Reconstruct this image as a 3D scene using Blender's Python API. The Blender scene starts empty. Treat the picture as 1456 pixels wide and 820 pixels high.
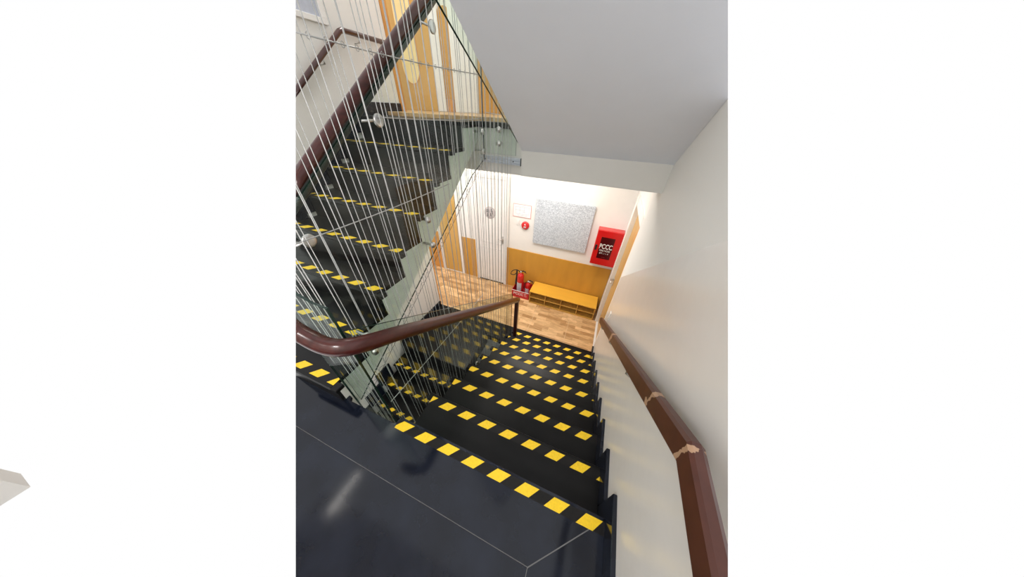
import bpy, bmesh, math, random
from mathutils import Vector, Matrix
random.seed(7)
S = bpy.context.scene
COL = S.collection

# ------------------------------------------------------------------ camera
F_PX = 328.51
CAM = Vector((0.3374, -0.3377, 1.5656))
YAW, PIT, ROL = -0.3498, 0.6569, 0.0438
fwd = Vector((math.sin(YAW)*math.cos(PIT), math.cos(YAW)*math.cos(PIT), -math.sin(PIT)))
r0 = Vector((math.cos(YAW), -math.sin(YAW), 0)); u0 = r0.cross(fwd)
rgt = r0*math.cos(ROL) + u0*math.sin(ROL); upv = -r0*math.sin(ROL) + u0*math.cos(ROL)
cd = bpy.data.cameras.new('camera'); cam = bpy.data.objects.new('camera', cd); COL.objects.link(cam)
cd.sensor_width = 36; cd.lens = F_PX/1456*36; cd.clip_start = 0.01
m = Matrix((rgt, upv, -fwd)).transposed().to_4x4(); m.translation = CAM
cam.matrix_world = m; S.camera = cam

# ------------------------------------------------------------------ world, exposure, large lights
w = bpy.data.worlds.new('world'); S.world = w; w.use_nodes = True
bg = w.node_tree.nodes['Background']; bg.inputs[0].default_value = (1, 1, 1, 1); bg.inputs[1].default_value = 1.0
S.view_settings.view_transform = 'Standard'; S.view_settings.look = 'None'
S.view_settings.exposure = 0.0; S.view_settings.gamma = 1.0; S.view_settings.use_curve_mapping = False
LANDING_FILL, LOBBY_LIGHT, HALL_LIGHT = 52, 21, 30

def area(name, loc, size, power, rot=(0, 0, 0), color=(1, 1, 1)):
    l = bpy.data.lights.new(name, 'AREA'); l.shape = 'RECTANGLE'; l.size, l.size_y = size; l.energy = power; l.color = color
    o = bpy.data.objects.new(name, l); o.location = loc; o.rotation_euler = rot; COL.objects.link(o); return o

# ------------------------------------------------------------------ materials
def new_mat(name):
    mt = bpy.data.materials.new(name); mt.use_nodes = True
    return mt, mt.node_tree, mt.node_tree.nodes['Principled BSDF']
def N(nt, typ, **kw):
    n = nt.nodes.new(typ)
    for k, v in kw.items(): setattr(n, k, v)
    return n
def setv(n, **kw):
    for k, v in kw.items(): n.inputs[k.replace('_', ' ')].default_value = v
def mat(name, col, rough=.5, metal=0, var=.12, scale=6, bump=0, bscale=60, coat=0, stretch=(1, 1, 1), spec=.5, rvar=0):
    mt, nt, b = new_mat(name)
    tc = N(nt, 'ShaderNodeTexCoord'); mp = N(nt, 'ShaderNodeMapping'); mp.inputs['Scale'].default_value = stretch
    nt.links.new(tc.outputs['Object'], mp.inputs[0])
    nz = N(nt, 'ShaderNodeTexNoise'); setv(nz, Scale=scale, Detail=4.0)
    nt.links.new(mp.outputs[0], nz.inputs['Vector'])
    cr = N(nt, 'ShaderNodeValToRGB'); e = cr.color_ramp.elements
    e[0].position = .3; e[1].position = .7
    e[0].color = (*[c*(1-var) for c in col], 1); e[1].color = (*[min(1, c*(1+var)) for c in col], 1)
    nt.links.new(nz.outputs['Fac'], cr.inputs[0]); nt.links.new(cr.outputs[0], b.inputs['Base Color'])
    b.inputs['Roughness'].default_value = rough; b.inputs['Metallic'].default_value = metal
    b.inputs['Coat Weight'].default_value = coat; b.inputs['Coat Roughness'].default_value = .12
    b.inputs['Specular IOR Level'].default_value = spec
    if rvar:
        mr = N(nt, 'ShaderNodeMapRange'); mr.inputs['To Min'].default_value = max(0, rough-rvar); mr.inputs['To Max'].default_value = rough+rvar
        nt.links.new(nz.outputs['Fac'], mr.inputs['Value']); nt.links.new(mr.outputs[0], b.inputs['Roughness'])
    if bump:
        n2 = N(nt, 'ShaderNodeTexNoise'); setv(n2, Scale=bscale, Detail=3.0)
        nt.links.new(mp.outputs[0], n2.inputs['Vector'])
        bp = N(nt, 'ShaderNodeBump'); bp.inputs['Strength'].default_value = bump; bp.inputs['Distance'].default_value = .01
        nt.links.new(n2.outputs['Fac'], bp.inputs['Height']); nt.links.new(bp.outputs[0], b.inputs['Normal'])
    return mt
M = {}
M['stone'] = mat('black_stone', (.008, .0105, .019), .11, var=.35, scale=5, rvar=.02, spec=.42)
M['stone_tread'] = mat('black_stone_tread', (.0055, .0055, .006), .36, var=.3, scale=5, rvar=.06, spec=.24)
M['stone_edge'] = mat('grout_grey', (.22, .22, .22), .7)
M['tape_black'] = mat('tape_black', (.009, .0085, .0085), .5, scale=30, spec=.25)
M['tape_yellow'] = mat('tape_yellow', (.90, .60, .015), .5, var=.08, scale=90)
M['white'] = mat('white_wall_paint', (.80, .78, .75), .75, var=.03, scale=3, bump=.05, bscale=90)
M['soffit'] = mat('grey_soffit_paint', (.76, .79, .86), .8, var=.03, scale=2, bump=.04, bscale=80)
M['beam'] = mat('beam_paint', (.66, .65, .62), .75, var=.03, scale=3)
M['stringer'] = mat('stringer_paint', (.78, .80, .75), .6, var=.04, scale=4)
M['white_gloss'] = mat('white_gloss', (.82, .80, .78), .35, var=.03)
M['steel'] = mat('brushed_steel', (.70, .69, .67), .28, 1, var=.1, scale=30)
M['cable'] = mat('cable_steel', (.42, .425, .42), .4, .45, var=.12, scale=40)
M['alum'] = mat('aluminium_channel', (.66, .70, .78), .35, .7, var=.08, scale=20)
M['dark_metal'] = mat('dark_metal', (.03, .035, .03), .35, .3)
M['rail'] = mat('red_brown_lacquered_wood', (.055, .008, .006), .3, var=.35, scale=9, coat=.3, stretch=(5, 1, 5))
M['post'] = mat('dark_red_post', (.05, .010, .008), .3, var=.2, coat=.5)
M['ochre'] = mat('ochre_plywood', (.58, .29, .04), .45, var=.1, scale=5, stretch=(1, 1, .25), coat=.2)
M['ochre_door'] = mat('ochre_door_board', (.60, .34, .08), .42, var=.08, scale=5, stretch=(1, 1, .2), coat=.3)
M['orange_trim'] = mat('orange_wood_trim', (.62, .28, .06), .45, var=.1)
M['cream'] = mat('cream_inset', (.86, .68, .32), .35, var=.05)
M['bench'] = mat('bench_plywood', (.78, .42, .045), .4, var=.07, scale=5, stretch=(.3, 1, 1), coat=.3)
M['bench_edge'] = mat('bench_edge', (.60, .34, .07), .5, var=.15, scale=20)
M['red'] = mat('red_enamel', (.60, .008, .010), .3, var=.06, coat=.5)
M['red_dark'] = mat('dark_red_window', (.07, .004, .006), .12, var=.2)
M['print_white'] = mat('white_print', (.85, .85, .85), .5, var=.02)
M['print_red'] = mat('red_print', (.70, .10, .10), .5, var=.03)
M['border_pink'] = mat('border_pink', (.80, .30, .30), .5, var=.03)
M['print_grey'] = mat('grey_print', (.42, .44, .55), .6, var=.05)
M['black_rubber'] = mat('black_rubber', (.012, .012, .012), .5)
M['disc'] = mat('sign_disc', (.50, .46, .46), .5, var=.06, scale=30)
M['grey_pane'] = mat('frosted_grey_pane', (.50, .53, .62), .35, var=.05, scale=40)
M['label'] = mat('label_silver', (.55, .57, .62), .4, var=.2, scale=60)
M['tray_red'] = mat('tray_red', (.55, .02, .03), .4, var=.06)

# acoustic felt: speckled
mt, nt, b = new_mat('speckled_felt'); tc = N(nt, 'ShaderNodeTexCoord'); v = N(nt, 'ShaderNodeTexNoise'); setv(v, Scale=75.0, Detail=2.0, Roughness=.8)
nt.links.new(tc.outputs['Object'], v.inputs['Vector']); cr = N(nt, 'ShaderNodeValToRGB'); e = cr.color_ramp.elements
e[0].position = .42; e[0].color = (.36, .40, .46, 1); e[1].position = .58; e[1].color = (.62, .66, .71, 1)
nt.links.new(v.outputs['Fac'], cr.inputs[0]); nt.links.new(cr.outputs[0], b.inputs['Base Color']); b.inputs['Roughness'].default_value = .95; M['felt'] = mt

# right wall: beige gloss dado below a line that follows the flight, matt white above
mt, nt, b = new_mat('wall_two_paints'); g = N(nt, 'ShaderNodeNewGeometry'); sx = N(nt, 'ShaderNodeSeparateXYZ'); nt.links.new(g.outputs['Position'], sx.inputs[0])
a1 = N(nt, 'ShaderNodeMath', operation='MULTIPLY_ADD'); a1.inputs[1].default_value = .728; a1.inputs[2].default_value = -.317-.728*1.867
nt.links.new(sx.outputs['Y'], a1.inputs[0]); a2 = N(nt, 'ShaderNodeMath', operation='ADD'); nt.links.new(a1.outputs[0], a2.inputs[0]); nt.links.new(sx.outputs['Z'], a2.inputs[1])
st = N(nt, 'ShaderNodeMath', operation='LESS_THAN'); st.inputs[1].default_value = 0; nt.links.new(a2.outputs[0], st.inputs[0])
mx = N(nt, 'ShaderNodeMix', data_type='RGBA'); mx.inputs[6].default_value = (.80, .80, .78, 1); mx.inputs[7].default_value = (.76, .745, .715, 1)
nt.links.new(st.outputs[0], mx.inputs[0]); nt.links.new(mx.outputs[2], b.inputs['Base Color'])
mr = N(nt, 'ShaderNodeMapRange'); mr.inputs['To Min'].default_value = .75; mr.inputs['To Max'].default_value = .22; nt.links.new(st.outputs[0], mr.inputs['Value']); nt.links.new(mr.outputs[0], b.inputs['Roughness'])
nz = N(nt, 'ShaderNodeTexNoise'); setv(nz, Scale=5.0, Detail=3.0); nt.links.new(g.outputs['Position'], nz.inputs['Vector'])
bm_ = N(nt, 'ShaderNodeBump'); bm_.inputs['Strength'].default_value = .12; bm_.inputs['Distance'].default_value = .02; nt.links.new(nz.outputs['Fac'], bm_.inputs['Height']); nt.links.new(bm_.outputs[0], b.inputs['Normal'])
M['wall_right'] = mt

# wall handrail with bare filler patches at its joints
mt, nt, b = new_mat('patched_brown_rail'); g = N(nt, 'ShaderNodeNewGeometry'); sx = N(nt, 'ShaderNodeSeparateXYZ'); nt.links.new(g.outputs['Position'], sx.inputs[0])
nz = N(nt, 'ShaderNodeTexNoise'); setv(nz, Scale=22.0, Detail=3.0); nt.links.new(g.outputs['Position'], nz.inputs['Vector'])
prev = None
for (yj, wj) in ((.012, .008), (.235, .013), (1.10, .02)):
    s1 = N(nt, 'ShaderNodeMath', operation='SUBTRACT'); nt.links.new(sx.outputs['Y'], s1.inputs[0]); s1.inputs[1].default_value = yj
    s2 = N(nt, 'ShaderNodeMath', operation='ABSOLUTE'); nt.links.new(s1.outputs[0], s2.inputs[0])
    s3 = N(nt, 'ShaderNodeMath', operation='MULTIPLY_ADD'); nt.links.new(nz.outputs['Fac'], s3.inputs[0]); s3.inputs[1].default_value = -.09; nt.links.new(s2.outputs[0], s3.inputs[2])
    s4 = N(nt, 'ShaderNodeMath', operation='LESS_THAN'); nt.links.new(s3.outputs[0], s4.inputs[0]); s4.inputs[1].default_value = wj-.045
    if prev:
        s5 = N(nt, 'ShaderNodeMath', operation='MAXIMUM'); nt.links.new(prev.outputs[0], s5.inputs[0]); nt.links.new(s4.outputs[0], s5.inputs[1]); prev = s5
    else: prev = s4
cr = N(nt, 'ShaderNodeValToRGB'); e = cr.color_ramp.elements; e[0].color = (.04, .010, .006, 1); e[1].color = (.10, .028, .016, 1); nt.links.new(nz.outputs['Fac'], cr.inputs[0])
mx = N(nt, 'ShaderNodeMix', data_type='RGBA'); nt.links.new(prev.outputs[0], mx.inputs[0]); nt.links.new(cr.outputs[0], mx.inputs[6]); mx.inputs[7].default_value = (.42, .26, .16, 1)
nt.links.new(mx.outputs[2], b.inputs['Base Color']); b.inputs['Roughness'].default_value = .42; M['rail_patched'] = mt

# wood-look porcelain tile: staggered planks printed on each tile
mt, nt, b = new_mat('wood_print_tile'); g = N(nt, 'ShaderNodeNewGeometry'); mp = N(nt, 'ShaderNodeMapping'); nt.links.new(g.outputs['Position'], mp.inputs[0])
bk = N(nt, 'ShaderNodeTexBrick'); bk.offset = .37; setv(bk, Scale=1.0, Mortar_Size=.0, Bias=0.0, Brick_Width=.27, Row_Height=.072)
bk.inputs['Color1'].default_value = (.44, .25, .10, 1); bk.inputs['Color2'].default_value = (.88, .62, .34, 1); nt.links.new(mp.outputs[0], bk.inputs['Vector'])
mp2 = N(nt, 'ShaderNodeMapping'); mp2.inputs['Scale'].default_value = (1, 7, 1); nt.links.new(g.outputs['Position'], mp2.inputs[0])
nz = N(nt, 'ShaderNodeTexNoise'); setv(nz, Scale=8.0, Detail=6.0, Roughness=.65); nt.links.new(mp2.outputs[0], nz.inputs['Vector'])
cr = N(nt, 'ShaderNodeValToRGB'); e = cr.color_ramp.elements; e[0].position = .3; e[0].color = (.62, .56, .5, 1); e[1].position = .7; e[1].color = (1.15, 1.12, 1.1, 1); nt.links.new(nz.outputs['Fac'], cr.inputs[0])
mx = N(nt, 'ShaderNodeMix', data_type='RGBA', blend_type='MULTIPLY'); mx.inputs[0].default_value = 1; nt.links.new(bk.outputs['Color'], mx.inputs[6]); nt.links.new(cr.outputs[0], mx.inputs[7])
nt.links.new(mx.outputs[2], b.inputs['Base Color']); b.inputs['Roughness'].default_value = .35; M['tile'] = mt
M['tile_grout'] = mat('tile_grout', (.68, .50, .32), .8)

# glass panel: see-through with a faint green tint and Fresnel reflections on each face
def glass(name, tint, refl=1.0):
    mt = bpy.data.materials.new(name); mt.use_nodes = True; nt = mt.node_tree; nt.nodes.clear()
    out = N(nt, 'ShaderNodeOutputMaterial'); tr = N(nt, 'ShaderNodeBsdfTransparent'); tr.inputs[0].default_value = (*tint, 1)
    gl = N(nt, 'ShaderNodeBsdfGlossy'); gl.inputs['Roughness'].default_value = .012
    lw = N(nt, 'ShaderNodeLayerWeight')
    mx = N(nt, 'ShaderNodeMixShader')
    mn = N(nt, 'ShaderNodeMapRange'); mn.inputs['From Min'].default_value = 0; mn.inputs['From Max'].default_value = 1; mn.inputs['To Min'].default_value = .028*refl; mn.inputs['To Max'].default_value = .75*refl
    pw = N(nt, 'ShaderNodeMath', operation='POWER'); lw.inputs['Blend'].default_value = .5; nt.links.new(lw.outputs['Facing'], pw.inputs[0]); pw.inputs[1].default_value = 4.2
    nt.links.new(pw.outputs[0], mn.inputs['Value']); nt.links.new(mn.outputs[0], mx.inputs[0])
    nt.links.new(tr.outputs[0], mx.inputs[1]); nt.links.new(gl.outputs[0], mx.inputs[2]); nt.links.new(mx.outputs[0], out.inputs[0])
    return mt
M['glass'] = glass('green_tinted_glass', (.94, .978, .952))
M['glass_coated'] = glass('low_reflection_glass', (.94, .978, .952), .3)
M['glass_edge'] = mat('glass_edge_green', (.008, .028, .02), .15, var=.1)
def emis(name, col, s):
    mt, nt, b = new_mat(name); b.inputs['Emission Color'].default_value = (*col, 1); b.inputs['Emission Strength'].default_value = s; b.inputs['Base Color'].default_value = (.9, .9, .9, 1); return mt
M['lamp'] = emis('lit_tube', (1, .96, .9), 17)
M['lamp_panel'] = emis('lit_panel', (1, .97, .93), 5)

# ------------------------------------------------------------------ mesh helpers
class B:
    """collects shapes in world coordinates; build() links them as ONE mesh object"""
    def __init__(s): s.v = []; s.f = []; s.m = []; s.mats = []; s.smooth = []
    def mi(s, name):
        if name not in s.mats: s.mats.append(name)
        return s.mats.index(name)
    def face(s, pts, mt, smooth=False):
        i = len(s.v); s.v += [tuple(p) for p in pts]; s.f.append(list(range(i, i+len(pts)))); s.m.append(s.mi(mt)); s.smooth.append(smooth)
    def box(s, x0, x1, y0, y1, z0, z1, mt, bev=0):
        s.prism([(x0, y0), (x1, y0), (x1, y1), (x0, y1)], 'z', z0, z1, mt, bev); return s
    def prism(s, prof, ax, a, b, mt, bev=0, cap_mt=None):
        """profile polygon extruded along axis; for ax x: prof=(y,z); y: (x,z); z: (x,y)"""
        def P(p, t): return {'x': (t, p[0], p[1]), 'y': (p[0], t, p[1]), 'z': (p[0], p[1], t)}[ax]
        n = len(prof); bm = bmesh.new()
        lo = [bm.verts.new(P(p, a)) for p in prof]; hi = [bm.verts.new(P(p, b)) for p in prof]
        bm.faces.new(lo[::-1]); bm.faces.new(hi)
        side = []
        for i in range(n): side.append(bm.faces.new((lo[i], lo[(i+1) % n], hi[(i+1) % n], hi[i])))
        bmesh.ops.recalc_face_normals(bm, faces=bm.faces[:])
        k = s.mi(mt); k2 = s.mi(cap_mt) if cap_mt else k
        for f in bm.faces: f.material_index = k
        if cap_mt:
            for f in side: f.material_index = k2
        if bev: bmesh.ops.bevel(bm, geom=bm.edges[:], offset=bev, segments=1, affect='EDGES')
        s.add(bm); return s
    def add(s, bm, mt=None, smooth=False):
        o = len(s.v); bm.verts.index_update()
        s.v += [tuple(v.co) for v in bm.verts]
        k = s.mi(mt) if mt else None
        for f in bm.faces: s.f.append([o+v.index for v in f.verts]); s.m.append(f.material_index if k is None else k); s.smooth.append(smooth)
        bm.free()
    def tube(s, pts, r, mt, n=8, ry=None, cap=True, smooth=True):
        pts = [Vector(p) for p in pts]; rings = []; bm = bmesh.new()
        rr = r if isinstance(r, (list, tuple)) else [r]*len(pts)
        for i, p in enumerate(pts):
            t = ((pts[min(i+1, len(pts)-1)]-p).normalized() + (p-pts[max(i-1, 0)]).normalized())
            if t.length < 1e-6: t = Vector((0, 0, 1))
            t.normalize()
            ref = Vector((0, 0, 1)) if abs(t.z) < .95 else Vector((1, 0, 0))
            a = t.cross(ref).normalized(); b = a.cross(t).normalized()
            q = rr[i]; qy = (ry/r if ry and not isinstance(r, (list, tuple)) else (ry or 1))*q if ry else q
            rings.append([bm.verts.new(p + a*q*math.cos(2*math.pi*k/n) + b*qy*math.sin(2*math.pi*k/n)) for k in range(n)])
        for A, C in zip(rings, rings[1:]):
            for k in range(n): bm.faces.new((A[k], A[(k+1) % n], C[(k+1) % n], C[k]))
        if cap: bm.faces.new(rings[0][::-1]); bm.faces.new(rings[-1])
        bmesh.ops.recalc_face_normals(bm, faces=bm.faces[:])
        s.add(bm, mt, smooth); return s
    def lathe(s, prof, base, mt, n=20, axis='z', smooth=True):
        bm = bmesh.new(); rings = []; base = Vector(base)
        for (r, h) in prof:
            ring = []
            for k in range(n):
                c, d = math.cos(2*math.pi*k/n)*r, math.sin(2*math.pi*k/n)*r
                ring.append(bm.verts.new(base + {'z': Vector((c, d, h)), 'x': Vector((h, c, d)), 'y': Vector((c, h, d))}[axis]))
            rings.append(ring)
        for A, C in zip(rings, rings[1:]):
            for k in range(n): bm.faces.new((A[k], A[(k+1) % n], C[(k+1) % n], C[k]))
        bm.faces.new(rings[0][::-1]); bm.faces.new(rings[-1])
        bmesh.ops.recalc_face_normals(bm, faces=bm.faces[:])
        s.add(bm, mt, smooth); return s
    def build(s, name, parent=None, label=None):
        off = Vector(origin(parent)) if parent else Vector((0, 0, 0))
        me = bpy.data.meshes.new(name); me.from_pydata([tuple(Vector(v)-off) for v in s.v], [], s.f)
        for k in s.mats: me.materials.append(M[k])
        for p, k, sm in zip(me.polygons, s.m, s.smooth): p.material_index = k; p.use_smooth = sm
        me.update(); o = bpy.data.objects.new(name, me); COL.objects.link(o)
        if parent: o.parent = parent
        if label: o['label'] = label
        return o
def origin(o):
    v = Vector((0, 0, 0))
    while o: v += o.location; o = o.parent
    return v
def thing(name, label, cat, loc, group=None):
    o = bpy.data.objects.new(name, None); o.empty_display_size = .1; COL.objects.link(o); o.location = loc
    o['label'] = label; o['category'] = cat
    if group: o['group'] = group
    return o
def tag(o, label, cat, group=None):
    o['label'] = label; o['category'] = cat
    if group: o['group'] = group
    return o
def struct(o, label=None, cat=None):
    o['kind'] = 'structure'
    if label: o['label'] = label
    if cat: o['category'] = cat
    return o
def sroot(name, loc, label=None, cat=None):
    o = bpy.data.objects.new(name, None); COL.objects.link(o); o.location = loc; return struct(o, label, cat)
def text(body, size, mtname, loc, axis_x, axis_y, name, parent, ext=.001, align='CENTER', scale_x=1, bold=0):
    cu = bpy.data.curves.new('t', 'FONT'); cu.body = body; cu.size = size; cu.align_x = align; cu.align_y = 'CENTER'; cu.extrude = ext; cu.offset = bold
    t = bpy.data.objects.new('t', cu); COL.objects.link(t); dg = bpy.context.evaluated_depsgraph_get(); me = bpy.data.meshes.new_from_object(t.evaluated_get(dg))
    bpy.data.objects.remove(t); bpy.data.curves.remove(cu)
    ax, ay = Vector(axis_x), Vector(axis_y); az = ax.cross(ay); off = origin(parent)
    for v in me.vertices: v.co = Vector(loc) + ax*v.co.x*scale_x + ay*v.co.y + az*v.co.z - off
    me.materials.clear(); me.materials.append(M[mtname]); me.name = name
    o = bpy.data.objects.new(name, me); COL.objects.link(o); o.parent = parent; return o

# ------------------------------------------------------------------ dimensions (metres)
h, t = .16484, .26174                    # lower flight: riser, going
hU, tU = .1841, .2476                    # upper flight
ZF = -1.484                              # lower lobby floor
ZU = 1.474                               # upper floor stone
XW, XR, XL = .755, .735, -2.10           # wall face, tread end, left wall face
XD, XU = -.485, -.925                    # well edges of the two flights
def ynose(k): return .045 + t*k          # nosing of tread k of the lower flight
def unose(k): return -.2365 + tU*k - .047

# ------------------------------------------------------------------ the setting
# walls
struct(B().box(XW, XW+.15, -1.2, 2.2, -1.9, 3.2, 'wall_right').build('wall_right'), 'stairwell wall on the right, glossy beige paint below a slanting line and matt white above', 'wall')
struct(B().box(.78, .95, 3.12, 3.6, ZF-.2, 1.25, 'white').box(.78, .95, 2.201, 2.27, ZF-.2, 1.25, 'white').box(.78, .95, 2.27, 3.12, .66, 1.25, 'white').box(.78, .95, 2.27, 3.12, ZF-.2, ZF-.001, 'white').build('wall_right_lobby'), 'white lobby wall on the right holding the ochre door', 'wall')
struct(B().box(XL-.15, XL, -.9, 2.33, -3.4, 4.0, 'white').build('wall_left'), 'white stairwell wall on the left beside the upper flight', 'wall')
struct(B().box(-5.2, .95, 3.48, 3.62, ZF-.2, 4.3, 'white').build('wall_back'), 'white back wall of the lobby and the hall above', 'wall')
struct(B().box(-2.3, .9, -2.55, -2.4, -.1, 2.9, 'white').build('wall_front'), 'white wall behind the half landing', 'wall')
struct(B().box(-2.3, .9, -2.4, -.45, 2.80, 2.92, 'white').build('ceiling'), 'white ceiling over the half landing', 'ceiling')
struct(B().box(-5.2, .95, 2.0, 3.6, 4.0, 4.1, 'white').build('ceiling_hall'), 'white ceiling of the upper hall', 'ceiling')

struct(B().box(XW, XW+.15, -2.4, -.72, -.1, 2.8, 'white').build('wall_right_rear'), 'white wall on the right behind the viewer on the half landing', 'wall')
struct(B().box(XL-.15, XL, -2.4, -.95, -.1, 2.8, 'white').build('wall_left_rear'), 'white wall on the left behind the viewer on the half landing', 'wall')
struct(B().box(XL, XW, -2.4, -1.12, -.1, -.001, 'stone').build('floor_landing_rear'), 'rear of the black stone half landing', 'floor')
struct(B().box(-5.2, XW, -1.4, 2.3, -3.15, -2.98, 'stone_tread').build('floor_basement'), 'dark stone floor at the bottom of the stair well', 'floor')
struct(B().box(-2.1, XW, 2.30, 2.34, -2.98, ZF-.1, 'white').build('wall_well'), 'wall below the lobby edge at the bottom of the stair well', 'wall')

# beam and slab of the upper floor
struct(B().box(-.43, XW, 1.865, 2.0, 1.086, 1.30, 'beam').box(-5.2, .78, 2.0, 2.14, 1.062, 1.43, 'beam').build('trim_beam'), 'pale concrete beam under the upper floor edge', 'beam')
up = sroot('floor_upper', (-1.5, 2.6, ZU), 'upper hall floor, black stone edge then wood-look tiles', 'floor')
B().box(-5.2, .78, 2.15, 3.475, 1.25, 1.43, 'white').build('slab', up)
B().box(XL, .75, 1.98, 2.10, 1.43, ZU, 'stone_tread', .003).build('stone_edge', up, 'black stone edge')
B().box(XL, XU+.005, 1.69, 1.98, 1.43, ZU, 'stone_tread', .003).build('top_tread', up, 'black stone top tread')
for i in range(7):
    for j, (ya, yb) in enumerate(((2.102, 2.74), (2.745, 3.478))):
        x0 = .135-.645*(i+1); B().box(x0+.002, x0+.643, ya, yb, 1.43, 1.508, 'tile', .003).build('tile', up)

# lower lobby floor
fl = sroot('floor', (-.5, 2.9, ZF), 'lobby floor of wood-look tiles meeting a black stone strip at the stair foot', 'floor')
B().box(-5.2, .78, 2.345, 3.5, ZF-.2, ZF-.004, 'tile_grout').build('bed', fl)
for i in range(-1, 8):
    for ya, yb in ((2.347, 2.984), (2.988, 3.48)):
        x1 = .954-.645*i; x0 = x1-.645
        if i == -1: continue
        B().box(x0+.003, min(x1-.003, .779), ya, yb, ZF-.012, ZF, 'tile', .0015).build('tile', fl)
B().box(-5.2, .755, 2.3, 2.345, ZF-.1, ZF, 'stone_tread').box(XL, .755, 2.0, 2.3, ZF-.1, ZF, 'stone_tread').box(XL, -.93, 1.27, 2.0, ZF-.2, ZF, 'stone_tread').build('stone_strip', fl, 'black stone strip')

# half landing: stone slabs with pale joints
ld = sroot('floor_landing', (-.2, -.6, 0), 'polished black stone half landing at the head of the flight', 'floor')
B().box(-2.08, XW, -1.6, -.005, -.10, -.004, 'stone_edge').build('joint_bed', ld, 'pale grey joint')
g = .0016
B().prism([(-2.08, -.242+g), (.430, -.242+g), (.735, .042), (XD-.02, .042), (XD-.035, -.005), (XU+.03, -.005), (XU+.01, .018), (-2.08, .018)], 'z', -.03, 0, 'stone', .0006).build('stone_slab', ld, 'front stone slab')
B().prism([(-2.08, -1.6), (.430-g, -1.6), (.430-g, -.242-g), (-2.08, -.242-g)], 'z', -.03, 0, 'stone', .0006).build('stone_slab', ld)
B().prism([(.430+g, -1.6), (XR, -1.6), (XR, .036), (.430+g, -.245)], 'z', -.03, 0, 'stone', .0006).build('stone_slab', ld)
B().box(XU+.02, XD-.05, -.14, -.012, -.30, -.031, 'stringer').box(XU+.02, XW, -.6, -.14, -.3, -.1, 'white').build('landing_edge', ld)

# ------------------------------------------------------------------ hazard tape
def tape(y0, y1, z, xa, xb, phase, parent, label=None, flip=False):
    """one strip of tape: black band with slanted yellow patches, 0.4 mm proud of the stone"""
    s = B(); zz = z+.0006; sh = .045; n = 0
    s.face([(xa, y0, z+.0003), (xb, y0, z+.0003), (xb, y1, z+.0003), (xa, y1, z+.0003)], 'tape_black')
    k = math.floor((xa-phase)/.16)-1
    while phase+k*.16 < xb+.1:
        c = phase+k*.16
        pts = [(c-.062, y0), (c+.018, y0), (c+.062, y1), (c-.018, y1)]
        # clip to the strip's ends
        def clip(P, f, ins):
            R = []
            for i in range(len(P)):
                a, b = P[i], P[(i+1) % len(P)]
                if ins(a): R.append(a)
                if ins(a) != ins(b):
                    u = (f-a[0])/(b[0]-a[0]); R.append((f, a[1]+u*(b[1]-a[1])))
            return R
        pts = clip(pts, xa, lambda p: p[0] >= xa); pts = clip(pts, xb, lambda p: p[0] <= xb) if pts else pts
        if len(pts) > 2: s.face([(p[0], p[1], zz) for p in pts], 'tape_yellow')
        k += 1
    return s.build('hazard_tape', parent, label)

# ------------------------------------------------------------------ lower flight
X0 = [-.2955, -.3428, -.3217, -.2934, -.3373, -.3263, -.2986, -.3501, -.2474]
dn = thing('stair_flight', 'black stone flight going down to the lobby, between glass panel and beige wall', 'stairs', (.12, 0, 0))
tape(-.024, .028, 0, XD-.02, XR, X0[0], ld)
for k in range(0, 9):
    y1 = ynose(k); z = -k*h
    if k:
        tr = B().prism([(ynose(k-1)-.03, z-.028), (y1, z-.028), (y1+.006, z-.014), (y1, z), (ynose(k-1)-.03, z)], 'x', XD, XR, 'stone_tread', .001)
        tr.box(XD-.035, XD, y1-.05, y1+.004, z-.028, z, 'stone_tread', .003)
        tro = tr.build('tread', dn)
        tape(y1-.069, y1-.017, z, XD, XR, X0[k], tro)
    B().box(XD, XR, y1-.03, y1-.012, z-h, z-.028, 'stone_tread').build('riser', dn)
und = [(-.02, -.30), (-.02, -.03)]
prof = [(.0, -.03)]
for k in range(0, 9): prof += [(ynose(k)-.03, -k*h-.03), (ynose(k)-.03, -(k+1)*h-.03)]
prof += [(2.3, ZF-.03), (2.3, ZF-.28), (.0, -.42)]
B().prism(prof, 'x', XD+.005, XW-.001, 'stone_tread').build('stringer', dn)
# stepped skirting along the right wall
sk = B(); pr = [(-1.6, .0), (-1.6, .115)]
for k in range(0, 9): pr += [(ynose(k)+.075, -k*h+.122), (ynose(k)+.075, -(k+1)*h+.122)]
pr += [(2.2, ZF+.122), (2.2, ZF)]
pr2 = []
for k in range(8, -1, -1): pr2 += [(ynose(k)-.01, -(k+1)*h), (ynose(k)-.01, -k*h)]
# built as one board per step so that each follows its tread
bs = sroot('baseboard_right', (.745, .5, -.3), 'black stepped stone skirting along the right wall', 'skirting')
B().box(XR, XW+.002, -1.6, ynose(0)+.075, -.165, .122, 'stone', .003).build('skirting_board', bs)
for k in range(1, 9):
    B().box(XR, XW+.002, ynose(k-1)+.077, ynose(k)+.075, -k*h-.16, -k*h+.122, 'stone', .003).build('skirting_board', bs)

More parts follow.
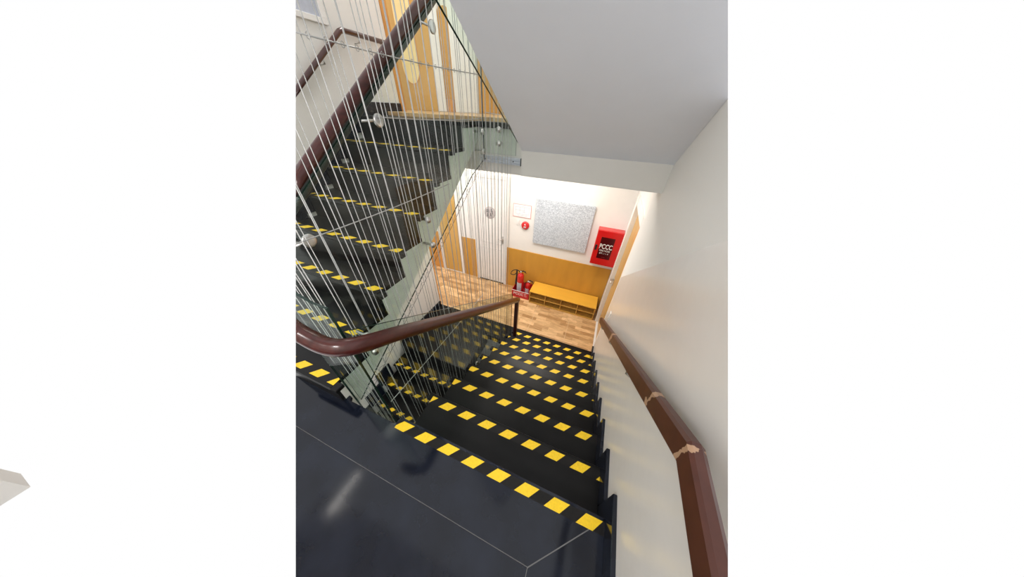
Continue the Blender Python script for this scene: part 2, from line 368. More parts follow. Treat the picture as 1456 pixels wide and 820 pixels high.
# ------------------------------------------------------------------ upper flight
XU0 = {1: -1.081, 2: -1.134, 3: -.9931, 4: -.9511, 5: -.9842, 6: -1.0113, 7: -.9573}
uf = thing('stair_flight', 'black stone flight going up on the left behind the hanging cables', 'stairs', (-1.5, 0, 0))
for k in range(1, 9):
    y0 = unose(k); z = hU*k; zb = z-hU
    B().box(XL+.02, XU-.005, y0+.012, y0+.03, zb, z-.028, 'stone_tread').build('riser', uf)
    if k < 8:
        tr = B().prism([(y0, z-.028), (unose(k+1)+.03, z-.028), (unose(k+1)+.03, z), (y0, z), (y0-.006, z-.014)], 'x', XL+.02, XU, 'stone_tread', .001)
        tr.box(XU, XU+.05, y0-.004, y0+.05, z-.03, z, 'stone_tread', .004)
        tro = tr.build('tread', uf)
        tape(y0+.020, y0+.072, z, XL+.02, XU, XU0[k], tro)
prof = [(-.02, -.30), (-.02, -.035)]
prof = [(-.01, -.167), (-.01, -.031)]
for k in range(1, 9): prof += [(unose(k)+.03, hU*(k-1)-.03), (unose(k)+.03, hU*k-.03)]
prof += [(1.998, ZU-.045), (1.998, 1.33)]
B().prism(prof, 'x', XL+.03, XU-.004, 'stringer').build('stringer', uf, 'pale green-grey painted stringer')
bl = sroot('baseboard_left', (-2.09, .9, .6), 'black stepped stone skirting along the left wall', 'skirting')
B().box(XL-.002, XL+.022, -.8, unose(1)-.06, 0, .11, 'stone', .003).build('skirting_board', bl)
for k in range(1, 8):
    B().box(XL-.002, XL+.022, unose(k)-.06, unose(k+1)-.062, hU*k-.15, hU*k+.105, 'stone', .003).build('skirting_board', bl)
B().box(XL-.002, XL+.022, unose(8)-.06, 2.33, ZU-.14, ZU+.108, 'stone', .003).build('skirting_board', bl)
B().box(XL-.002, XL+.022, 1.27, 2.33, ZF, ZF+.105, 'stone', .003).build('skirting_board', bl)

# flight below the lobby
lf = thing('stair_flight', 'lowest black stone flight seen through the glass, descending below the lobby floor', 'stairs', (-1.5, .4, -2.2))
for j in range(1, 7):
    z = ZF-.176*j; yt = 1.05-.2476*(j-1); y0 = yt-.045
    tr = B().box(XL+.02, -.93, y0, y0+.27, z-.03, z, 'stone_tread', .002); tr.box(-.93, -.88, y0-.004, y0+.05, z-.03, z, 'stone_tread', .004); tro = tr.build('tread', lf)
    tape(yt-.026, yt+.026, z, XL+.02, -.93, -1.22 + .02*j, tro)
    B().box(XL+.02, -.935, y0+.015, y0+.033, z-.176, z-.03, 'stone_tread').build('riser', lf)
B().prism([(1.26, ZF-.34), (1.26, ZF-.6), (-.3, ZF-1.72), (-.3, ZF-1.47)], 'x', XL+.02, -.94, 'stringer').build('stringer', lf)
for j in range(0, 6):
    B().box(XL-.002, XL+.022, .80-.2476*(j-1)-.09, 1.05-.2476*(j-1)-.09 if j else 1.268, ZF-.176*(j)-.17, ZF-.176*j-.176*0+.10, 'stone', .003).build('skirting_board', bl) if j else None

# ------------------------------------------------------------------ flight overhead: soffit seen from below
SO = lambda y: 1.288-.632*(y-1.865)
nf = thing('stair_flight', 'underside of the next flight overhead, smooth grey sloping soffit', 'stairs', (.16, 1.0, 1.8))
pr = [(1.865, SO(1.865)), (-.5, SO(-.5)), (-.5, SO(-.5)+.22)]
n = 9
for k in range(n): 
    ya = -.5+k*(2.36/n); zt = SO(ya)+.24
    pr += [(ya+.02, zt), (ya+2.36/n, zt)] 
pr2 = [(1.865, SO(1.865)), (-.5, SO(-.5)), (-.5, 2.99)]
stp = (2.99-ZU)/9
for k in range(9):
    ya = -.5+2.365/9*(k+1); pr2 += [(ya, 2.99-stp*k), (ya, 2.99-stp*(k+1))]
B().prism(pr2, 'x', -.43, XW-.001, 'soffit').build('soffit', nf)

# ------------------------------------------------------------------ glass balustrades
def pane(poly, ax, a, b, name, parent, label=None, mt='glass'):
    return B().prism(poly, ax, a, b, mt, cap_mt='glass_edge').build(name, parent, label)
def bolt(x, y, z, xd, parent, ax='x'):
    """two-piece standoff: stem plus round cap"""
    s = B(); L = xd
    s.lathe([(.011, 0), (.011, L*.75), (.022, L*.75), (.024, L*.85), (.021, L)], (x, y, z), 'steel', 16, ax); return s.build('standoff_bolt', parent)
XG = -.517
gd = thing('glass_balustrade', 'clear glass panel along the lower flight below the red-brown handrail', 'glass panel', (XG, 1, -.5))
zt = lambda y: .80-.64*(y-.05)
pane([(.035, zt(.035)), (2.03, zt(2.03)), (2.03, -1.52), (1.90, -1.52), (.035, -.33)], 'x', XG-.005, XG+.005, 'pane', gd)
for y in (.30, 1.0, 1.7):
    bolt(XD+.006, y, -.63*y-.10, -.065, gd); bolt(XD+.006, y, -.63*y-.22, -.065, gd)
for y in (.25, .95, 1.62):      # brackets from glass to rail
    B().tube([(XG, y, zt(y)-.10), (-.47, y, zt(y)-.10), (-.455, y, zt(y)-.06)], .006, 'steel').lathe([(.018, -.002), (.018, .003)], (XG+.006, y, zt(y)-.10), 'steel', 14, 'x').build('rail_bracket', gd)
gl = thing('glass_balustrade', 'clear glass panel closing the landing end of the stair well', 'glass panel', (-.7, .01, .3))
pane([(-.84, -.34), (-.522, -.34), (-.522, .955), (-.60, .955), (-.84, 1.02)], 'y', .004, .014, 'pane', gl, mt='glass_coated')
gu = thing('glass_balustrade', 'clear glass panel along the side of the upper flight, held by paired steel bolts', 'glass panel', (-.83, 1, .9))
zb = lambda y: .224+.655*(y-.398)
zrU = lambda y: 1.093+.714*y
XGU = -.845
pane([(.03, zb(.03)), (.03, zrU(.03)-.035), (1.95, zrU(1.95)-.035), (1.95, zb(1.85)), (1.70, zb(1.70))], 'x', XGU-.005, XGU+.005, 'pane', gu)
for (y, z1, z2) in ((1.0, .895, .69), (1.93, 1.40, 1.245), (.25, .40, .24)):
    bolt(XU-.003, y, z1, .10, gu); bolt(XU-.003, y, z2, .10, gu)
gw = thing('glass_balustrade', 'clear glass panel in front of the upper floor edge with two steel bolts', 'glass panel', (-.66, 1.93, 1.8))
pane([(-.835, 1.235), (-.51, 1.235), (-.51, 2.35), (-.835, 2.35)], 'y', 1.925, 1.935, 'pane', gw)
for z in (1.425, 1.32): bolt(-.68, 2.0, z, -.085, gw, 'y')
gn = thing('glass_balustrade', 'clear glass panel hung beside the overhead flight, dark green lower edge', 'glass panel', (-.49, .8, 2.2))
nb = lambda y: 1.906-.549*(y-.89)
pane([(-.5, nb(-.5)), (1.93, nb(1.93)), (1.93, nb(1.93)+1.35), (-.5, nb(-.5)+1.0)], 'x', -.495, -.485, 'pane', gn)
for y in (.72, 1.72): bolt(-.428, y, SO(y)+.12, -.075, gn)

# ------------------------------------------------------------------ handrails
def smooth_path(P, n=5):
    P = [Vector(p) for p in P]; R = []
    for i in range(len(P)-1):
        a, b, c, d = P[max(i-1, 0)], P[i], P[i+1], P[min(i+2, len(P)-1)]
        for k in range(n):
            u = k/n; R.append(.5*((2*b)+(c-a)*u+(2*a-5*b+4*c-d)*u*u+(3*b-a-3*c+d)*u**3))
    R.append(P[-1]); return R
hr = thing('handrail', 'glossy red-brown handrail curving from the lower flight round the well to the upper flight', 'handrail', (-.45, 1, .2))
path = [(-.445, 2.045, -.565), (-.447, 1.3, -.075), (-.448, .6, .39), (-.45, .2, .655), (-.452, .06, .742), (-.475, -.02, .785), (-.53, -.05, .795), (-.60, -.06, .815), (-.68, -.065, .865), (-.77, -.055, .95), (-.84, -.01, 1.055), (-.868, .08, 1.145), (-.87, .307, 1.309), (-.87, .8, 1.66), (-.87, 1.318, 2.03), (-.87, 1.7, 2.30)]
sp = smooth_path(path, 6)
B().tube(sp, [.034 if p.x > -.6 else max(.0235, .034-.0105*(-.6-p.x)/.27) for p in sp], 'rail', 20, ry=1.14).build('rail', hr)
B().tube([(-.87, .12, 1.128), (-.87, .307, 1.262), (-.87, 1.318, 1.985), (-.87, 1.7, 2.26)], .014, 'dark_metal', 8, ry=.026).build('rail_channel', hr, 'dark channel under the upper rail')
# lower end: newel and rounded cap
nw = B(); nw.box(-.472, -.418, 2.012, 2.066, -8*h, -.575, 'post', .006); nw.build('newel_post', hr, 'dark square newel post at the foot')
B().box(-.480, -.410, 2.004, 2.074, -8*h, -8*h+.012, 'dark_metal', .003).build('base_plate', hr)
B().tube([(-.445, 2.03, -.562), (-.445, 2.07, -.578), (-.445, 2.082, -.60)], [.036, .034, .018], 'rail', 16).build('end_cap', hr)
# the discs that tie rail and cable wall together
for (y, z) in ((.213, 1.075), (.77, 1.50), (1.33, 1.93)):
    B().lathe([(.026, 0), (.030, .003), (.030, .010), (.024, .013)], (-.838, y, z), 'steel', 20, 'x').tube([(-.835, y+.0, z), (-.835, y-.10, z+.0)], .006, 'steel').build('clamp_disc', hr)

# wall rail on the right: chamfered rectangular section, horizontal over the landing then down the flight
wr = thing('handrail', 'brown wooden wall handrail with pale filler patches at its joints, right wall', 'handrail', (.69, .5, .6))
sec = [(-.020, -.034), (-.012, -.042), (.012, -.042), (.020, -.034), (.020, .026), (.008, .036), (-.012, .036), (-.020, .028)]
def sweep(pts, sec, mt, x):
    bm = bmesh.new(); rings = []
    for i, (y, z) in enumerate(pts):
        a = Vector(pts[max(i-1, 0)]); c = Vector(pts[min(i+1, len(pts)-1)]); d = (c-a).normalized(); nrm = Vector((-d.y, d.x))
        if nrm.y < 0: nrm = -nrm
        k = 1/max(.5, abs(nrm.dot(Vector((-(c-Vector(pts[i])).normalized().y, (c-Vector(pts[i])).normalized().x)))) if 0 < i < len(pts)-1 else 1)
        rings.append([bm.verts.new((x+sx_, y+nrm.x*sz*k, z+nrm.y*sz*k)) for sx_, sz in sec])
    for A, C in zip(rings, rings[1:]):
        for q in range(len(sec)): bm.faces.new((A[q], A[(q+1) % len(sec)], C[(q+1) % len(sec)], C[q]))
    bm.faces.new(rings[0][::-1]); bm.faces.new(rings[-1]); bmesh.ops.recalc_face_normals(bm, faces=bm.faces[:])
    s = B(); s.add(bm, mt); return s
sweep([(-1.3, .925), (-.5, .925), (.012, .925), (.6, .925-.588*.70), (1.3, .925-1.288*.70), (1.96, .925-1.948*.70)], sec, 'rail_patched', .687).build('rail', wr)
for y in (-.35, .55, 1.15, 1.75):
    z = .925 if y < 0 else .925-(y-.012)*.7
    B().tube([(.682, y, z-.035), (.682, y, z-.07), (.70, y, z-.085), (XW, y, z-.085)], .006, 'steel').lathe([(.02, -.004), (.02, 0)], (XW, y, z-.085), 'steel', 14, 'x').build('rail_bracket', wr)
# child-height rail on the left wall
cr_ = thing('handrail', 'thin dark brown rail on the left wall, rising then turning level', 'handrail', (-2.04, 1.5, 1.9))
B().tube([(-2.045, .75, 1.285), (-2.045, 1.27, 1.672), (-2.045, 1.745, 2.03), (-2.045, 1.78, 2.045), (-2.045, 2.25, 2.045)], .019, 'post', 12).build('rail', cr_)
for (y, z) in ((1.52, 1.86), (1.93, 2.045), (2.18, 2.045)):
    B().tube([(-2.045, y, z-.015), (-2.045, y, z-.05), (XL, y, z-.055)], .006, 'steel').build('rail_bracket', cr_)

# ------------------------------------------------------------------ safety cables strung down the well
def cable_mesh(z0, z1, r):
    s = B(); s.tube([(0, 0, z0), (0, 0, z1)], r, 'cable', 6)
    me = bpy.data.meshes.new('cable'); me.from_pydata(s.v, [], s.f); me.materials.append(M['cable'])
    for p in me.polygons: p.use_smooth = True
    return me
def cable_wall(label, loc, pts, z0, z1, r=.0019):
    root = thing('cable_screen', label, 'safety cables', loc, None)
    me = cable_mesh(z0-loc[2], z1-loc[2], r)
    for (x, y) in pts:
        o = bpy.data.objects.new('cable', me); COL.objects.link(o); o.parent = root
        o.location = (x-loc[0], y-loc[1], 0)
    return root
ZT, ZB = 3.7, -3.0
jit = lambda a: random.uniform(-a, a)
ptsU = [(-.80+jit(.004), .07+i*.062+jit(.014)) for i in range(29)]
cu = cable_wall('vertical steel cables hanging along the upper flight side of the well', (-.80, 1, 0), ptsU, ZB, ZT)
ptsD = [(-.555+jit(.004), .06+i*.066+jit(.014)) for i in range(28)]
cdn = cable_wall('vertical steel cables hanging beside the glass of the lower flight', (-.555, 1, 0), ptsD, ZB, ZT)
ptsN = [(-.78+i*.04+jit(.01), .04+jit(.006)) for i in range(6)]
cn = cable_wall('vertical steel cables nearest the landing edge', (-.67, .04, 0), ptsN, ZB, ZT)
ptsF = [(-.79+i*.042+jit(.01), 1.90+jit(.004)) for i in range(7)]
cf = cable_wall('vertical steel cables at the far end of the well below the upper floor', (-.67, 1.9, 0), ptsF, ZB, ZT)
def tie(root, a, b, loops):
    """tension cable with small wire loops where it crosses the vertical cables"""
    a, b = Vector(a), Vector(b)
    s = B(); pts = [a.lerp(b, i/12) + Vector((0, 0, -.012*math.sin(math.pi*i/12))) for i in range(13)]
    s.tube(pts, .0028, 'cable', 6); s.build('tension_cable', root)
    if loops:
        q = B()
        for i in range(loops):
            c = a.lerp(b, (i+.5)/loops) + Vector((0, 0, -.012*math.sin(math.pi*(i+.5)/loops)))
            ring = [c+Vector((0, .008*math.cos(u), .010*math.sin(u))) for u in [2*math.pi*j/8 for j in range(9)]]
            q.tube(ring, .0016, 'cable', 4)
        o = q.build('wire_loops', root); o['kind'] = 'stuff'
tie(cu, (-.80, .05, 1.10), (-.80, 1.26, 1.098), 0)
tie(cu, (-.80, .35, 1.755), (-.80, 1.85, 1.775), 22)
tie(cu, (-.80, .74, 1.515), (-.80, 1.85, 1.50), 0)
tie(cdn, (-.555, .05, .14), (-.555, 1.26, .08), 0)
tie(cf, (-.80, 1.90, 1.545), (-.53, 1.90, 1.545), 0)
# zig-zag lacing along the lower edge of the upper glass
q = B(); a = []
for i in range(46):
    y = .10+i*.0395; a.append(Vector((-.825, y, zb(y)+(.0 if i % 2 else -.042))))
q.tube(a, .0014, 'dark_metal', 4); q.tube([(-.825, .1, zb(.1)-.04), (-.825, 1.88, zb(1.88)-.04)], .0018, 'dark_metal', 4)
o = q.build('edge_lacing', cu, 'wire lacing along the lower edge of the glass'); 
# aluminium channel at the far end that the cables hook on
ch = thing('cable_channel', 'pale aluminium channel fixed to the beam at the far end of the well', 'metal channel', (-.69, 1.98, 1.18))
B().prism([(1.975, 1.148), (2.0, 1.148), (2.0, 1.208), (1.975, 1.208), (1.975, 1.196), (1.985, 1.192), (1.985, 1.184), (1.975, 1.180), (1.975, 1.172), (1.985, 1.168), (1.985, 1.162), (1.975, 1.158)], 'x', -.905, -.472, 'alum').build('channel', ch)
B().box(-.478, -.468, 1.970, 2.0, 1.145, 1.211, 'dark_metal', .002).build('end_cap', ch)
for x in (-.84, -.55): B().lathe([(.006, 0), (.006, -.004)], (x, 1.975, 1.178), 'dark_metal', 10, 'y').build('screw', ch)

# ------------------------------------------------------------------ lobby: back wall
YB = 3.48
def panel(x0, x1, z0, z1, name, label, cat, mt='ochre', th=.015, seams=()):
    r = thing(name, label, cat, ((x0+x1)/2, YB, z0)); xs = [x0, *seams, x1]
    for a, c in zip(xs, xs[1:]): B().box(a+.0012, c-.0012, YB-th, YB-.0015, z0, z1, mt, .002).build('board', r)
    return r
panel(-1.19, .775, ZF, -.575, 'wainscot', 'ochre plywood wainscot behind the shoe cabinet and fire extinguishers', 'wall panel', seams=())
panel(-2.225, -1.895, ZF, -.56, 'wainscot', 'narrow ochre wainscot board between the white door and the framed ochre door', 'wall panel')
panel(-3.9, -2.79, ZF, -.56, 'wainscot', 'ochre wainscot at the far left end of the lobby', 'wall panel', 'orange_trim')

def casing(bb, x0, x1, z0, z1, w, y0, y1, mt):
    bb.box(x0, x0+w, y0, y1, z0, z1, mt, .002); bb.box(x1-w, x1, y0, y1, z0, z1, mt, .002); bb.box(x0+w, x1-w, y0, y1, z1-w, z1, mt, .002)
# white toilet door
d1 = sroot('door_1', (-1.54, YB, ZF), 'white panelled door with a round grey pictogram sign, behind the cables', 'door')
b_ = B(); casing(b_, -1.885, -1.19, ZF, .70, .055, YB-.035, YB, 'white_gloss'); b_.build('door_frame', d1)
b_ = B(); b_.box(-1.83, -1.245, YB-.022, YB, ZF+.02, .645, 'white_gloss', .002); b_.build('door_leaf', d1)
b_ = B()
for (za, zc) in ((-.55, .57), (ZF+.12, -.67)):
    for (xa, xb) in ((-1.775, -1.30),):
        b_.box(xa, xb, YB-.027, YB-.021, za, za+.012, 'white_gloss'); b_.box(xa, xb, YB-.027, YB-.021, zc-.012, zc, 'white_gloss')
        b_.box(xa, xa+.012, YB-.027, YB-.021, za, zc, 'white_gloss'); b_.box(xb-.012, xb, YB-.027, YB-.021, za, zc, 'white_gloss')
b_.build('panel_moulding', d1)
o = B().lathe([(.112, 0), (.112, -.004), (.108, -.006)], (-1.545, YB-.022, .057), 'disc', 28, 'y').build('round_sign', d1, 'round grey sign with small standing figures')
b_ = B()
for (dx, dz) in ((-.055, .03), (-.02, .03), (.03, .045), (.055, .01), (-.045, -.045), (.02, -.03)):
    b_.box(-1.545+dx-.006, -1.545+dx+.006, YB-.031, YB-.028, .057+dz-.028, .057+dz+.012, 'black_rubber'); b_.lathe([(.008, 0), (.008, -.003)], (-1.545+dx, YB-.028, .057+dz+.024), 'black_rubber', 8, 'y')
b_.build('pictogram', o)
B().tube([(-1.285, YB-.02, -.42), (-1.285, YB-.065, -.42), (-1.36, YB-.065, -.42)], .009, 'steel').box(-1.30, -1.27, YB-.028, YB-.02, -.52, -.36, 'steel', .002).build('door_handle', d1)
b_ = B()
for i in range(15): b_.box(-1.82+i*.038, -1.82+i*.038+.022, YB-.032, YB-.02, ZF+.002, ZF+.022, 'black_rubber')
b_.build('vent_slots', d1, 'row of black vent slots along the sill')
# framed ochre door on the left of the lobby
d2 = sroot('door_2', (-2.5, YB, ZF), 'ochre door in a white frame at the left of the lobby', 'door')
b_ = B(); casing(b_, -2.79, -2.227, ZF, .70, .05, YB-.03, YB, 'white_gloss'); b_.box(-2.74, -2.277, YB-.02, YB, ZF, ZF+.02, 'white_gloss'); b_.build('door_frame', d2)
B().box(-2.74, -2.277, YB-.018, YB, ZF+.02, .65, 'ochre_door', .002).build('door_leaf', d2)
# right-hand door in the lobby side wall
d3 = sroot('door_3', (.78, 2.7, ZF), 'ochre door in a white frame in the right lobby wall', 'door')
b_ = B(); ya, yb2 = 2.20, 3.19
b_.box(.752, .90, 3.09, 3.19, ZF, .745, 'white_gloss', .004).box(.762, .90, ya, 2.29, ZF, .745, 'white_gloss', .004).box(.762, .90, 2.29, 3.09, .64, .745, 'white_gloss', .004)
b_.build('door_frame', d3)
B().box(.812, .85, 2.292, 3.088, ZF+.01, .638, 'ochre_door', .002).build('door_leaf', d3)
pts = [(2.50+.09*math.cos(u), .35+.14*math.sin(u)) for u in [math.pi*k/10 for k in range(11)]] + [(2.50+.09*math.cos(u), -.10+.14*math.sin(u)) for u in [math.pi+math.pi*k/10 for k in range(11)]]
B().prism(pts, 'x', .807, .813, 'cream').build('oval_window', d3)
B().tube([(.812, 3.03, -.49), (.765, 3.03, -.49), (.765, 2.92, -.49)], .010, 'steel').box(.806, .814, 3.00, 3.055, -.60, -.46, 'steel', .002).build('door_handle', d3, 'chrome lever handle')
B().box(.765, .781, 3.19, 3.478, ZF, ZF+.07, 'ochre').build('baseboard_lobby')['kind'] = 'structure'

# notices and fittings
fp = thing('acoustic_board', 'large speckled grey felt board on the back wall', 'notice board', (-.21, YB, .04))
B().prism([(-.687+.012, .440), (.268-.012, .440), (.268, .428), (.270, -.345), (.258, -.357), (-.668, -.357), (-.680, -.345), (-.687, .428)], 'y', YB-.035, YB-.001, 'felt', .003).build('felt_panel', fp)
pl = thing('floor_plan_sign', 'small framed floor plan sheet with a thin red border, left of the felt board', 'sign', (-.92, YB, .18))
B().box(-1.095, -.762, YB-.008, YB-.001, .068, .293, 'border_pink', .001).build('border', pl)
B().box(-1.087, -.770, YB-.010, YB-.008, .076, .285, 'print_white').build('sheet', pl)
b_ = B()
for (x0, x1, z0, z1) in ((-1.05, -.80, .245, .249), (-1.05, -.80, .125, .129), (-1.05, -1.046, .125, .249), (-.804, -.80, .125, .249), (-.97, -.966, .125, .249), (-.89, -.886, .15, .249), (-1.05, -.89, .19, .194), (-.93, -.85, .165, .169), (-1.02, -.83, .100, .104), (-1.0, -.86, .262, .266)):
    b_.box(x0, x1, YB-.0115, YB-.010, z0, z1, 'print_grey')
b_.build('plan_drawing', pl)
B().box(-1.02, -.965, YB-.009, YB-.001, -.085, .02, 'white_gloss', .003).box(-1.008, -.977, YB-.013, YB-.009, -.06, -.005, 'white_gloss', .002).build('light_switch')
tag(bpy.data.objects['light_switch'], 'white wall switch plate under the floor plan sheet', 'switch')
al = thing('fire_alarm', 'round red fire alarm call point under the floor plan sheet', 'fire alarm', (-.85, YB, -.067))
B().lathe([(.072, 0), (.072, -.02), (.062, -.034), (.045, -.036)], (-.85, YB, -.067), 'red', 28, 'y').build('housing', al)
B().box(-.868, -.832, YB-.040, YB-.035, -.105, -.078, 'print_white', .001).box(-.862, -.838, YB-.042, YB-.039, -.098, -.086, 'black_rubber').build('push_plate', al)
B().face([(-.866, YB-.0375, -.05), (-.834, YB-.0375, -.05), (-.85, YB-.0375, -.015)], 'print_white') if 0 else None
b_ = B(); b_.prism([(-.866, -.052), (-.834, -.052), (-.85, -.018)], 'y', YB-.039, YB-.035, 'print_white'); b_.build('flame_mark', al)

# red fire hose cabinet
fc = thing('fire_hose_cabinet', 'red fire hose cabinet lettered PCCC on the back wall', 'fire cabinet', (.58, YB, -.45))
B().box(.385, .772, 3.335, YB, -.452, .150, 'red', .004).build('body', fc)
B().box(.389, .768, 3.320, 3.334, -.448, .146, 'red', .004).build('door', fc)
B().box(.463, .668, 3.317, 3.321, -.325, .045, 'red_dark', .001).build('window', fc, 'dark window pane')
B().box(.402, .432, 3.310, 3.322, -.185, -.095, 'black_rubber', .003).build('latch', fc, 'black latch')
X_, Z_ = (1, 0, 0), (0, 0, 1)
text('PCCC', .115, 'print_white', (.563, 3.3155, -.110), X_, Z_, 'lettering', fc, bold=.0012, scale_x=.66)
text('FIRE HOSE', .042, 'print_white', (.562, 3.3155, -.180), X_, Z_, 'lettering', fc, scale_x=.85)
text('ĐT: 1 1 4', .036, 'print_white', (.560, 3.3155, -.228), X_, Z_, 'lettering', fc)
text('- - -', .03, 'print_red', (.565, 3.3155, -.295), X_, Z_, 'lettering', fc)

# shoe cabinet
bx0, bx1, by0, by1, bz0, bz1 = -.545, .703, 3.09, 3.445, ZF, -1.195
sc = thing('shoe_cabinet', 'low ochre plywood shoe cabinet with eight open cubbies against the wainscot', 'cabinet', ((bx0+bx1)/2, 3.27, ZF))
B().box(bx0-.004, bx1+.004, by0-.006, by1, bz1-.018, bz1, 'bench', .002).build('top_board', sc)
B().box(bx0, bx1, by0, by1, bz0, bz0+.022, 'bench_edge', .001).build('bottom_board', sc)
for x in (bx0, bx1-.016): B().box(x, x+.016, by0, by1, bz0+.022, bz1-.018, 'bench_edge', .001).build('side_panel', sc)
B().box(bx0+.016, bx1-.016, by1-.008, by1, bz0+.022, bz1-.018, 'bench_edge').build('back_panel', sc)
cw = (bx1-bx0-.016)/4
for i in range(1, 4): B().box(bx0+cw*i, bx0+cw*i+.016, by0+.002, by1-.008, bz0+.022, bz1-.018, 'bench_edge', .001).build('divider', sc)
for i in range(4): B().box(bx0+cw*i+.016, bx0+cw*(i+1), by0+.003, by1-.008, bz0+.138, bz0+.152, 'bench_edge', .001).build('shelf', sc)

# extinguisher tray and the two extinguishers in it
tx0, tx1, ty0, ty1 = -.935, -.575, 3.15, 3.44
ty = thing('extinguisher_tray', 'low red tray lettered PCCC holding two fire extinguishers', 'tray', ((tx0+tx1)/2, 3.3, ZF))
b_ = B(); b_.box(tx0, tx1, ty0, ty1, ZF, ZF+.03, 'tray_red', .001); b_.build('base', ty)
B().box(tx0, tx1, ty0, ty0+.006, ZF+.03, ZF+.165, 'tray_red', .001).build('front_board', ty)
B().box(tx0, tx1, ty1-.006, ty1, ZF+.03, ZF+.20, 'tray_red', .001).build('rear_board', ty)
for x in (tx0, tx1-.006): B().prism([(ty0+.006, ZF+.03), (ty1-.006, ZF+.03), (ty1-.006, ZF+.20), (ty0+.006, ZF+.165)], 'x', x, x+.006, 'tray_red').build('side_board', ty)
B().box(tx0, tx1, ty0-.001, ty0+.0065, ZF+.158, ZF+.167, 'print_white').build('rim', ty, 'pale rim')
text('PCCC', .082, 'print_white', (-.795, ty0-.001, ZF+.095), X_, Z_, 'lettering', ty, bold=.0005)
text('ĐT', .035, 'print_white', (-.645, ty0-.001, ZF+.115), X_, Z_, 'lettering', ty)
text('114', .035, 'print_white', (-.645, ty0-.001, ZF+.072), X_, Z_, 'lettering', ty)

def extinguisher(x, y, r, H, label, big):
    e = thing('fire_extinguisher', label, 'fire extinguisher', (x, y, ZF+.03)); z0 = ZF+.03
    B().lathe([(r*.9, 0), (r, .012), (r, H-r*.9), (r*.93, H-r*.55), (r*.7, H-r*.2), (r*.32, H), (r*.3, H+.01)], (x, y, z0), 'red', 24).build('cylinder', e)
    s = B()      # paper label wrapped round the front
    for k in range(8):
        a0, a1 = math.radians(205+k*13), math.radians(205+(k+1)*13); q = r+.0008
        s.face([(x+q*math.cos(a0), y+q*math.sin(a0), z0+H*.12), (x+q*math.cos(a1), y+q*math.sin(a1), z0+H*.12), (x+q*math.cos(a1), y+q*math.sin(a1), z0+H*.58), (x+q*math.cos(a0), y+q*math.sin(a0), z0+H*.58)], 'label')
    s.build('paper_label', e, 'silver printed label')
    B().lathe([(.014, 0), (.018, .006), (.018, .03), (.012, .045)], (x, y, z0+H+.008), 'steel', 14).build('valve', e)
    zt_ = z0+H+.05
    B().box(x-.012, x+.10, y-.008, y+.008, zt_, zt_+.010, 'black_rubber', .002).tube([(x, y, zt_), (x+.05, y-.01, zt_+.028), (x+.115, y-.015, zt_-.02)], .007, 'black_rubber').build('lever', e)
    if big:
        B().tube(smooth_path([(x-.01, y, z0+H+.03), (x-.09, y-.02, z0+H+.07), (x-.17, y-.03, z0+H+.03), (x-.20, y-.03, z0+H-.05), (x-.13, y-.02, z0+H-.055), (x-.09, y, z0+H-.02), (x-.085, y, z0+H-.14)]), .008, 'black_rubber').build('hose', e)
        B().tube([(x-.085, y, z0+H+.06), (x-.085, y, z0+H-.10), (x-.085, y, z0+.28), (x-.085, y, z0+.20)], [.014, .016, .026, .03], 'black_rubber', 12).build('horn', e)
    else:
        B().tube(smooth_path([(x-.01, y, z0+H+.03), (x-.05, y-.03, z0+H+.0), (x-.065, y-.035, z0+H-.12), (x-.055, y-.04, z0+.12)]), .007, 'black_rubber').build('hose', e)
        B().lathe([(.016, 0), (.016, -.008)], (x+.03, y-.0, z0+H+.03), 'print_white', 12, 'y').build('gauge', e)
extinguisher(-.815, 3.30, .068, .47, 'tall red fire extinguisher with silver label and black horn in the tray', True)
extinguisher(-.655, 3.32, .055, .27, 'short red fire extinguisher beside the shoe cabinet', False)

# ------------------------------------------------------------------ upper hall: back wall
ZH = 1.51
d4 = sroot('door_4', (-2.8, YB, ZH), 'ochre door with a tall cream oval window, upper hall', 'door')
b_ = B(); b_.box(-3.45, -3.14, YB-.03, YB, ZH, 3.6, 'orange_trim', .003); b_.build('door_frame', d4)
B().box(-3.14, -2.385, YB-.022, YB, ZH, 3.6, 'ochre_door', .002).build('door_leaf', d4)
pts = [(-2.775+.145*math.cos(u), 3.10+.20*math.sin(u)) for u in [math.pi*k/12 for k in range(13)]] + [(-2.775+.145*math.cos(u), 2.03+.20*math.sin(u)) for u in [math.pi+math.pi*k/12 for k in range(13)]]
pts2 = [(-2.775+(p[0]+2.775)*1.07, 2.56+(p[1]-2.56)*1.012) for p in pts]
B().prism(pts2, 'y', YB-.026, YB-.020, 'orange_trim').build('oval_rim', d4); B().prism(pts, 'y', YB-.029, YB-.024, 'cream').build('oval_window', d4)
B().box(-2.385, -2.235, YB-.03, YB, ZH+.0, 3.6, 'white_gloss', .004).build('jamb', d4, 'white door jamb')
pn = thing('wall_board', 'tall ochre board with a rounded top corner between two white jambs, upper hall', 'wall panel', (-2.1, YB, 1.67))
B().prism([(-2.23, 1.66), (-2.08, 1.66), (-2.08, 2.52)] + [(-2.13+.05*math.cos(u), 2.52+.05*math.sin(u)) for u in [math.pi*k/12 for k in range(1, 7)]] + [(-2.18+.05*math.cos(u), 2.52+.05*math.sin(u)) for u in [math.pi/2+math.pi*k/12 for k in range(0, 7)]], 'y', YB-.02, YB, 'ochre', .001).build('board', pn)
B().box(-2.215, -2.095, YB-.03, YB, ZH, 1.658, 'orange_trim', .002).build('plinth', pn)
d5 = sroot('door_5', (-1.87, YB, ZH), 'white door behind the hanging cables, upper hall', 'door')
B().box(-2.078, -1.69, YB-.025, YB, ZH, 3.4, 'white_gloss', .003).build('door_leaf', d5)
